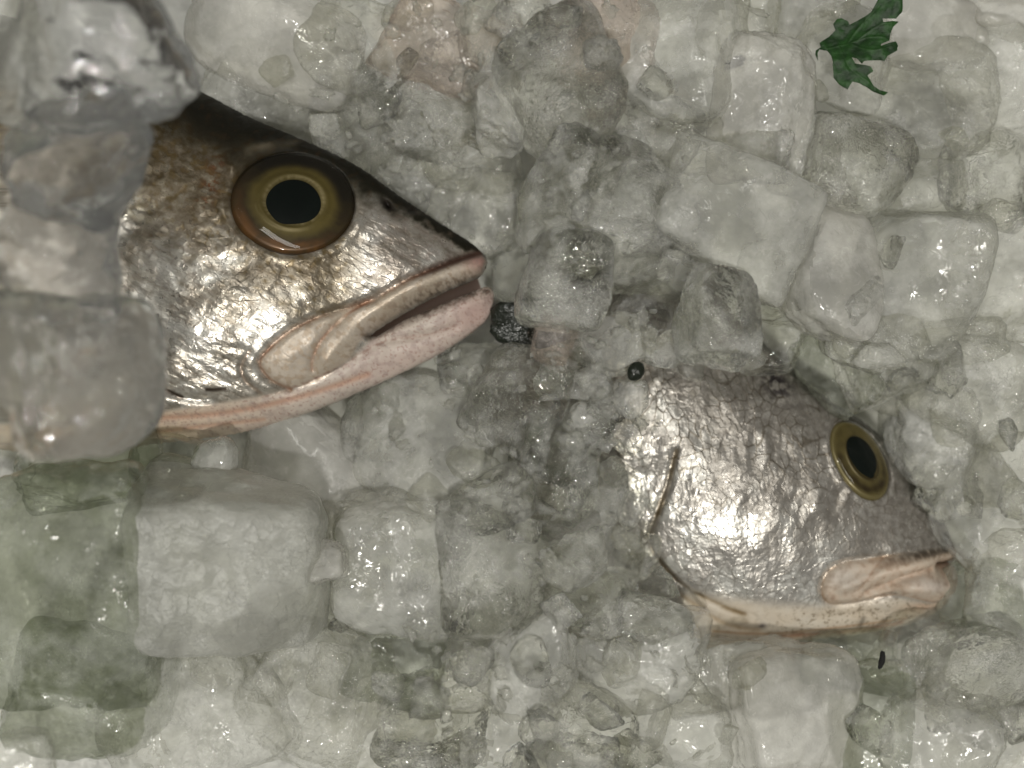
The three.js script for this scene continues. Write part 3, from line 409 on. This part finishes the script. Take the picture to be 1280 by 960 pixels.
// along the nape and the snout of the closed-mouth fish
chunk(1176, 541, 52, 58, 10, -4, 'cloudy', { p: 6, label: 'rounded cloudy ice lump beside the golden eye' }); chunk(1235, 480, 66, 68, 20, 6, 'cloudy', { p: 7 }); chunk(1110, 450, 56, 48, -20, 5, 'cloudy'); chunk(1045, 462, 62, 40, 38, -6, 'green', { p: 6 }); chunk(1112, 498, 22, 20, 0, -9, 'cloudy'); chunk(1185, 610, 30, 38, 30, -8, 'clear');
chunk(1040, 335, 62, 84, 12, 7, 'milky', { p: 5, dent: 0.03, label: 'smooth egg-shaped milky ice lump next to the tilted cube' }); chunk(1155, 352, 76, 94, -4, 7, 'milky', { p: 8, dent: 0.035, label: 'large smooth flat-faced milky ice cube beyond the fish\'s nape' }); chunk(1252, 335, 54, 84, 5, 5, 'cloudy'); chunk(1075, 425, 40, 34, 10, 4, 'milky'); chunk(1200, 430, 50, 30, 0, 6, 'cloudy'); chunk(965, 430, 40, 30, 0, 2, 'cloudy');
// round the leaf
chunk(1080, 205, 66, 54, 14, 12, 'clear', { p: 7, core: 0.8, label: 'clear dented ice chunk just below the green leaf' }); chunk(1165, 130, 84, 78, 12, 7, 'cloudy', { p: 6 }); chunk(1245, 215, 62, 58, 10, 6, 'clear'); chunk(1255, 90, 60, 66, -10, 6, 'cloudy', { p: 10 }); chunk(1165, 30, 70, 48, 0, 5, 'milky', { p: 6 }); chunk(1060, 60, 60, 60, 20, 6, 'milky', { p: 6 }); chunk(1265, 10, 44, 34, 0, 6, 'milky'); chunk(1160, 230, 46, 34, 0, 8, 'cloudy');
chunk(1020, 12, 48, 38, 0, 4, 'cloudy'); chunk(1010, 190, 40, 46, 0, 5, 'cloudy');
// between the leaf and the open-mouthed fish
chunk(705, 105, 78, 84, -20, 10, 'clear', { p: 6, dent: 0.05, label: 'large rounded clear ice lump with a wet dimpled top' }); chunk(848, 72, 78, 88, 8, 6, 'milky', { p: 7 }); chunk(966, 125, 62, 88, 6, 8, 'milky', { p: 7, dent: 0.05, label: 'tall milky ice chunk stained green beside the leaf' }); chunk(770, 40, 52, 52, 0, 3, 'pink'); chunk(925, 25, 50, 44, 0, 3, 'cloudy'); chunk(655, 15, 36, 34, 30, 7, 'clear'); chunk(820, 160, 50, 44, 20, 2, 'clear');
chunk(915, 262, 92, 74, 28, 12, 'milky', { p: 13, dent: 0.03, chops: 3, tilt: 0.8, label: 'large crisp-edged tilted ice cube among rounded lumps' }); chunk(768, 262, 88, 76, -32, 7, 'clear', { p: 11 }); chunk(706, 245, 44, 80, 30, 7, 'clear', { p: 11 }); chunk(862, 170, 44, 40, 10, 4, 'cloudy'); chunk(940, 190, 40, 30, 0, 5, 'clear');
// beyond the back
chunk(335, 40, 112, 66, 20, -4, 'milky', { p: 6, dent: 0.03, label: 'large smooth milky ice slab beyond the fish\'s back' }); chunk(450, 50, 66, 62, 20, -2, 'cloudy', { p: 8 }); chunk(552, 48, 70, 58, 25, 0, 'pink', { p: 8, label: 'pinkish brown tinted ice chunk beyond the fish\'s back' }); chunk(345, 112, 80, 50, 27, -11, 'cloudy'); chunk(455, 148, 70, 62, 35, -9, 'clear', { p: 10 }); chunk(548, 135, 62, 56, 10, -4, 'clear'); chunk(520, 215, 62, 46, 32, -12, 'cloudy'); chunk(592, 185, 58, 52, 0, -5, 'cloudy'); chunk(625, 110, 34, 62, 0, 2, 'cloudy'); chunk(606, 258, 56, 56, 15, -9, 'cloudy', { p: 6 }); chunk(610, 35, 34, 40, 0, 3, 'clear');
// in front of the open mouth
chunk(709, 350, 54, 60, 10, 10, 'clear', { p: 6, dent: 0.05, label: 'clear rounded ice lump in front of the open mouth' }); chunk(657, 335, 40, 40, 0, -11, 'clear'); chunk(815, 398, 44, 42, -40, 8, 'cloudy', { p: 6, label: 'small smooth grey ice pebble beside the clear cube' }); chunk(898, 392, 42, 60, 4, 17, 'clear', { p: 13, core: 0.8, chops: 3, label: 'clear sharp-edged ice cube standing on the nape of the closed-mouth fish' }); chunk(800, 325, 44, 40, 0, 2, 'clear'); chunk(960, 345, 40, 46, 0, 2, 'cloudy'); chunk(760, 430, 44, 34, -20, 4, 'cloudy'); chunk(855, 330, 34, 36, 0, 4, 'cloudy');
chunk(592, 464, 44, 32, 0, -10, 'clear'); chunk(692, 425, 26, 34, 15, 5, 'pink', { label: 'small brownish pink ice chunk beside the dark scrap' });
// small melted pieces on the nape and along the gills of the closed-mouth fish
{
  const r = rng(71); for (const [x, y, t] of [[770, 440, 2], [742, 470, 2], [800, 425, 5], [838, 438, 6], [760, 505, 2], [735, 520, 1], [782, 545, 1], [770, 590, 0], [790, 640, -3], [782, 668, -4], [802, 700, -6], [820, 735, -8], [862, 452, 8], [930, 440, 5], [788, 500, 4], [715, 480, 2], [705, 445, 3], [690, 470, 2]]) chunk(x, y, 17 + r() * 12, 15 + r() * 11, r() * 180, t, r() < 0.45 ? 'cloudy' : 'clear', { p: 9 + r() * 12, chops: 7, chop: 0.8, tilt: 1.4 });
}
// ---------------------------------------------------------------- height of what lies uppermost, for the loose chips
const HM = { s: 4, nx: 330, ny: 250, a: new Float32Array(330 * 250).fill(-0.042) };
{
  const v = new THREE.Vector3(); scene.updateMatrixWorld(true);
  for (const m of iceList) { const P = m.geometry.attributes.position; for (let i = 0; i < P.count; i++) { v.fromBufferAttribute(P, i).applyMatrix4(m.matrixWorld); const X = Math.round((v.x / K + 640) / HM.s), Y = Math.round((v.z / K + 480) / HM.s); if (X >= 0 && Y >= 0 && X < HM.nx && Y < HM.ny) { const k = Y * HM.nx + X; if (v.y > HM.a[k]) HM.a[k] = v.y; } } }
}
const topAt = (px, py) => HM.a[clamp(Math.round(py / HM.s), 0, HM.ny - 1) * HM.nx + clamp(Math.round(px / HM.s), 0, HM.nx - 1)];
// broken shards between the larger pieces, thickest in the middle of the heap
{
  const r = rng(222), put = []; const d = (x, y) => Math.max(gauss(x, y, 680, 560, 110, 190), 0.9 * gauss(x, y, 640, 840, 170, 110), 0.7 * gauss(x, y, 480, 165, 140, 60, 0.5), 0.55 * gauss(x, y, 740, 320, 110, 90), 0.5 * gauss(x, y, 640, 60, 160, 60), 0.25 * gauss(x, y, 1150, 650, 300, 300));
  for (let n = 0; n < 4000 && put.length < 64; n++) {
    const x = r() * 1280, y = r() * 960, s = 14 + 18 * r(); if (r() > d(x, y) || inPoly(x, y, L.outline) || inPoly(x, y, Rf.outline) || segd(x, y, L.outline) < s + 6 || segd(x, y, Rf.outline) < s + 4 || put.some(p => Math.hypot(p[0] - x, p[1] - y) < p[2] + s)) continue;
    const t = topAt(x, y); if (t > 0.02) continue; put.push([x, y, s]); const w = where(x, y), k = r() < 0.55 ? 'clear' : 'cloudy';
    ice('ice_shard', `small ${k === 'clear' ? 'clear' : 'cloudy'} broken ice shard ${w}`, 'ice shards ' + w, x, y, s * (0.8 + 0.6 * r()), s * (0.6 + 0.4 * r()), r() * 180, t * 1000 + 1.5 + s * 0.02, k, { p: 14 + r() * 14, chops: 9, chop: 0.72, tilt: 1.8, dent: 0.05, rz: s * (0.6 + 0.3 * r()) });
  }
}
// crushed ice: chips in the hollows, thickest between the two fish and on the nape
{
  const r = rng(404), spots = [], fh = (F, x, y, h) => h + Math.sqrt(Math.max(0, sample(F.f, F.F, x, y))) * K;
  const dens = (x, y) => Math.max(0.0, gauss(x, y, 690, 560, 130, 170), 0.8 * gauss(x, y, 470, 170, 130, 60, 0.5), 0.9 * gauss(x, y, 640, 830, 150, 110), 1.2 * gauss(x, y, 770, 470, 90, 70), 0.6 * gauss(x, y, 700, 300, 120, 100), 0.5 * gauss(x, y, 640, 60, 200, 60)) * (x < 420 && y > 480 ? 0.15 : 1);
  for (let n = 0; n < 26000 && spots.length < 280; n++) {
    const x = r() * 1320 - 20, y = r() * 1000 - 20; if (r() > dens(x, y)) continue; let t = topAt(x, y), size = (3 + 8 * r() * r()) * (1 + 0.4 * dens(x, y));
    if (inPoly(x, y, L.outline)) continue;
    if (inPoly(x, y, Rf.outline)) { const lim = 830 + 60 * noise3(x / 40, y / 40, 2) - 0.35 * (y - 420) * 0.2; if (x > lim || r() < 0.35) continue; t = Math.max(t, fh(rightFish, x, y, -0.022)); }
    if (t > 0.02) continue;
    spots.push([x, y, t - size * K * 0.15, size, r(), r(), r()]);
  }
  const g = lumpGeo(777, 1, 1, 1, { p: 18, chops: 9, dent: 0.3, detail: 3 }), im = new THREE.InstancedMesh(g, ICE.frost, spots.length), M = new THREE.Matrix4(), q = new THREE.Quaternion(), e = new THREE.Euler();
  spots.forEach(([x, y, t, s, a, b, c], i) => { e.set(a * 6.3, b * 6.3, c * 6.3); q.setFromEuler(e); M.compose(new THREE.Vector3((x - 640) * K, t, (y - 480) * K), q, new THREE.Vector3(s * K * (0.7 + 0.6 * a), s * K * (0.3 + 0.4 * b), s * K * (0.8 + 0.6 * c))); im.setMatrixAt(i, M); });
  im.name = 'crushed_ice'; im.userData = { kind: 'stuff', label: 'fine clear ice chips filling the gaps between chunks', category: 'ice chips' }; im.castShadow = im.receiveShadow = true; scene.add(im);
}
// ---------------------------------------------------------------- green leaf
{
  const pts = [[1021, 77], [1018, 70], [1019, 64], [1026, 59], [1025, 53], [1038, 44], [1046, 36], [1043, 28], [1047, 23], [1053, 22], [1060, 26], [1063, 30], [1080, 22], [1086, 18], [1093, 4], [1097, -8], [1104, -12], [1108, -3], [1111, 5], [1116, 0], [1121, -6], [1123, 4], [1124.5, 18], [1117, 26], [1100, 26], [1101, 31], [1112, 29], [1121, 29.5], [1114, 36], [1110, 44], [1108, 54], [1098, 58], [1097, 61], [1105, 58], [1116, 55], [1119, 60], [1117, 67], [1105, 74], [1101, 80], [1085, 79], [1076, 80], [1074, 83], [1068, 76], [1062, 74], [1066, 82], [1078, 85], [1085, 87], [1088, 92], [1081, 97], [1090, 110], [1098, 114], [1109, 116.5], [1103, 121], [1090, 117], [1073, 107], [1063, 104], [1060, 109], [1057, 114], [1048, 107], [1041, 98], [1040, 88], [1039, 70], [1034, 63], [1024, 62], [1021, 67]];
  const top = 0.0085, s = K * (D - top) / D, cx = 1075, cy = 55, pos = [], tri = [], uvs = [], id = new Map(), st = 1.6;
  const lift = (x, y) => { const a = (x - cx) * 0.9 + (y - cy) * 0.3, b = (y - cy) - (x - cx) * 0.2; return 7 * Math.sin(a / 17 + 0.6) + 5 * Math.sin(b / 13 + a / 40) + 9 * ss(0, 60, Math.hypot(x - 1063, y - 55)) + 3 * noise3(x / 9, y / 9, 1.2); };
  // cells of a fine grid, with those on the edge cut to the outline
  const vert = (x, y, k) => { const key = Math.round(x * 50) + ',' + Math.round(y * 50) + ',' + k; let i = id.get(key); if (i === undefined) { i = pos.length / 3; id.set(key, i); const z = lift(x, y) + (k ? -0.5 : 0.5); pos.push((x - cx) * s, z * s, (y - cy) * s); uvs.push((x - 1010) / 130, (y + 20) / 150); } return i; };
  const clip = (poly, px0, x0, keep, axis) => { const out = []; for (let i = 0; i < poly.length; i++) { const a = poly[i], b = poly[(i + 1) % poly.length], ia = (a[axis] - x0) * keep >= 0, ib = (b[axis] - x0) * keep >= 0; if (ia) out.push(a); if (ia !== ib) { const t = (x0 - a[axis]) / (b[axis] - a[axis]); out.push([lerp(a[0], b[0], t), lerp(a[1], b[1], t)]); } } return out; };
  const tris = THREE.ShapeUtils.triangulateShape(pts.map(p => new THREE.Vector2(...p)), []);
  for (const t of tris) { const T = t.map(i => pts[i]), b = bbox(T); for (let y = Math.floor(b[1] / 4) * 4; y < b[3]; y += 4) for (let x = Math.floor(b[0] / 4) * 4; x < b[2]; x += 4) { let q = clip(T, 0, x, 1, 0); q = clip(q, 0, x + 4, -1, 0); q = clip(q, 0, y, 1, 1); q = clip(q, 0, y + 4, -1, 1); for (let i = 2; i < q.length; i++) { const A = q[0], B = q[i - 1], C = q[i]; if (Math.abs((B[0] - A[0]) * (C[1] - A[1]) - (B[1] - A[1]) * (C[0] - A[0])) < 1e-3) continue; tri.push(vert(...A, 0), vert(...C, 0), vert(...B, 0)); tri.push(vert(...A, 1), vert(...B, 1), vert(...C, 1)); } } }
  for (let i = 0; i < pts.length; i++) { const A = pts[i], B = pts[(i + 1) % pts.length], n = 3; for (let k = 0; k < n; k++) { const p = [lerp(A[0], B[0], k / n), lerp(A[1], B[1], k / n)], q = [lerp(A[0], B[0], (k + 1) / n), lerp(A[1], B[1], (k + 1) / n)]; const a = vert(...p, 0), b = vert(...q, 0), c = vert(...q, 1), d = vert(...p, 1); tri.push(a, b, c, a, c, d); } }
  const g = new THREE.BufferGeometry(); g.setAttribute('position', new THREE.Float32BufferAttribute(pos, 3)); g.setAttribute('uv', new THREE.Float32BufferAttribute(uvs, 2)); g.setIndex(tri); g.computeVertexNormals();
  const veins = [line([[1034, 60], [1060, 54], [1085, 48], [1104, 50]]), line([[1060, 54], [1072, 36], [1095, 12]]), line([[1050, 58], [1058, 85], [1075, 100], [1100, 116]]), line([[1062, 54], [1085, 66], [1110, 62]]), line([[1070, 52], [1092, 36], [1112, 31]])];
  const vein = (x, y, w) => Math.max(...veins.map(f => f(x, y, w)));
  const [C, H] = fishTextures([1010, -20, 1140, 130], 3, (x, y, o) => { const n = fbm(x / 14, y / 14, 3, 4), v = vein(x, y, 1.0); o.c = mix3(mix3([16, 46, 9], [32, 74, 20], clamp(0.5 + n)), [48, 82, 34], v * 0.3); o.h = 0.5 + 0.3 * n + 0.25 * vein(x, y, 1.6); o.r = 0.5; o.m = 0; });
  const m = new THREE.Mesh(g, new THREE.MeshPhysicalMaterial({ name: 'leaf', map: C, bumpMap: H, bumpScale: 0.0004, roughness: 0.62, transmission: 0.12, thickness: 0 })); m.name = 'leaf'; m.position.copy(at(cx, cy, top)); m.castShadow = m.receiveShadow = true;
  m.userData = { label: 'dark green lobed herb leaf lying on the ice', category: 'leaf' }; scene.add(m);
}
// ---------------------------------------------------------------- dark scraps in the ice, and black lumps that stand for shaded gaps
{
  const dark = new THREE.MeshPhysicalMaterial({ name: 'dark_skin', color: new THREE.Color().setRGB(0.012, 0.015, 0.010), roughness: 0.3, bumpMap: iceBump, bumpScale: 0.0012 });
  const scrap = (label, x, y, rx, ry, turn, top, mat, seed, name = 'dark_scrap', cat = 'scrap') => { const s = K * (D - top) / D, m = new THREE.Mesh(lumpGeo(seed, rx * s, Math.min(rx, ry) * s * 0.7, ry * s, name === 'black_bead' ? { p: 2.2, chops: 0, dent: 0.03, detail: 9 } : { p: name === 'gap_shade' ? 18 : 5, chops: 8, chop: 0.7, dent: 0.14, detail: 9 }), mat); m.name = name; m.position.copy(at(x, y, top)); m.rotation.y = -turn * Math.PI / 180; m.castShadow = m.receiveShadow = true; m.userData = { label, category: cat }; scene.add(m); };
  scrap('black wet scrap of skin between the ice and the open mouth', 660, 413, 42, 25, 10, -0.006, dark, 601);
  scrap('small glossy black bead sunk in ice chips behind the nape', 795, 464, 11, 12, 0, 0.008, dark, 602, 'black_bead', 'bead');
  const matte = new THREE.MeshStandardMaterial({ name: 'gap_shade', color: new THREE.Color().setRGB(0.006, 0.006, 0.005), roughness: 0.9 });  // near-black lumps put in as the shade of open gaps in the ice
  const gapShade = (label, x, y, rx, ry, t, top, seed, name) => scrap(label, x, y, rx, ry, t, top, matte, seed, name, 'shade_lump');
  gapShade('tiny black lump standing in for the shade in a gap between milky ice lumps', 918, 78, 12, 6, -20, 0.003, 603, 'gap_shade');
  gapShade('thin black sliver standing in for the shade in a gap under the chin', 1103, 826, 4, 12, 8, 0.0, 604, 'gap_shade_001');
}
renderer.render(scene, camera);
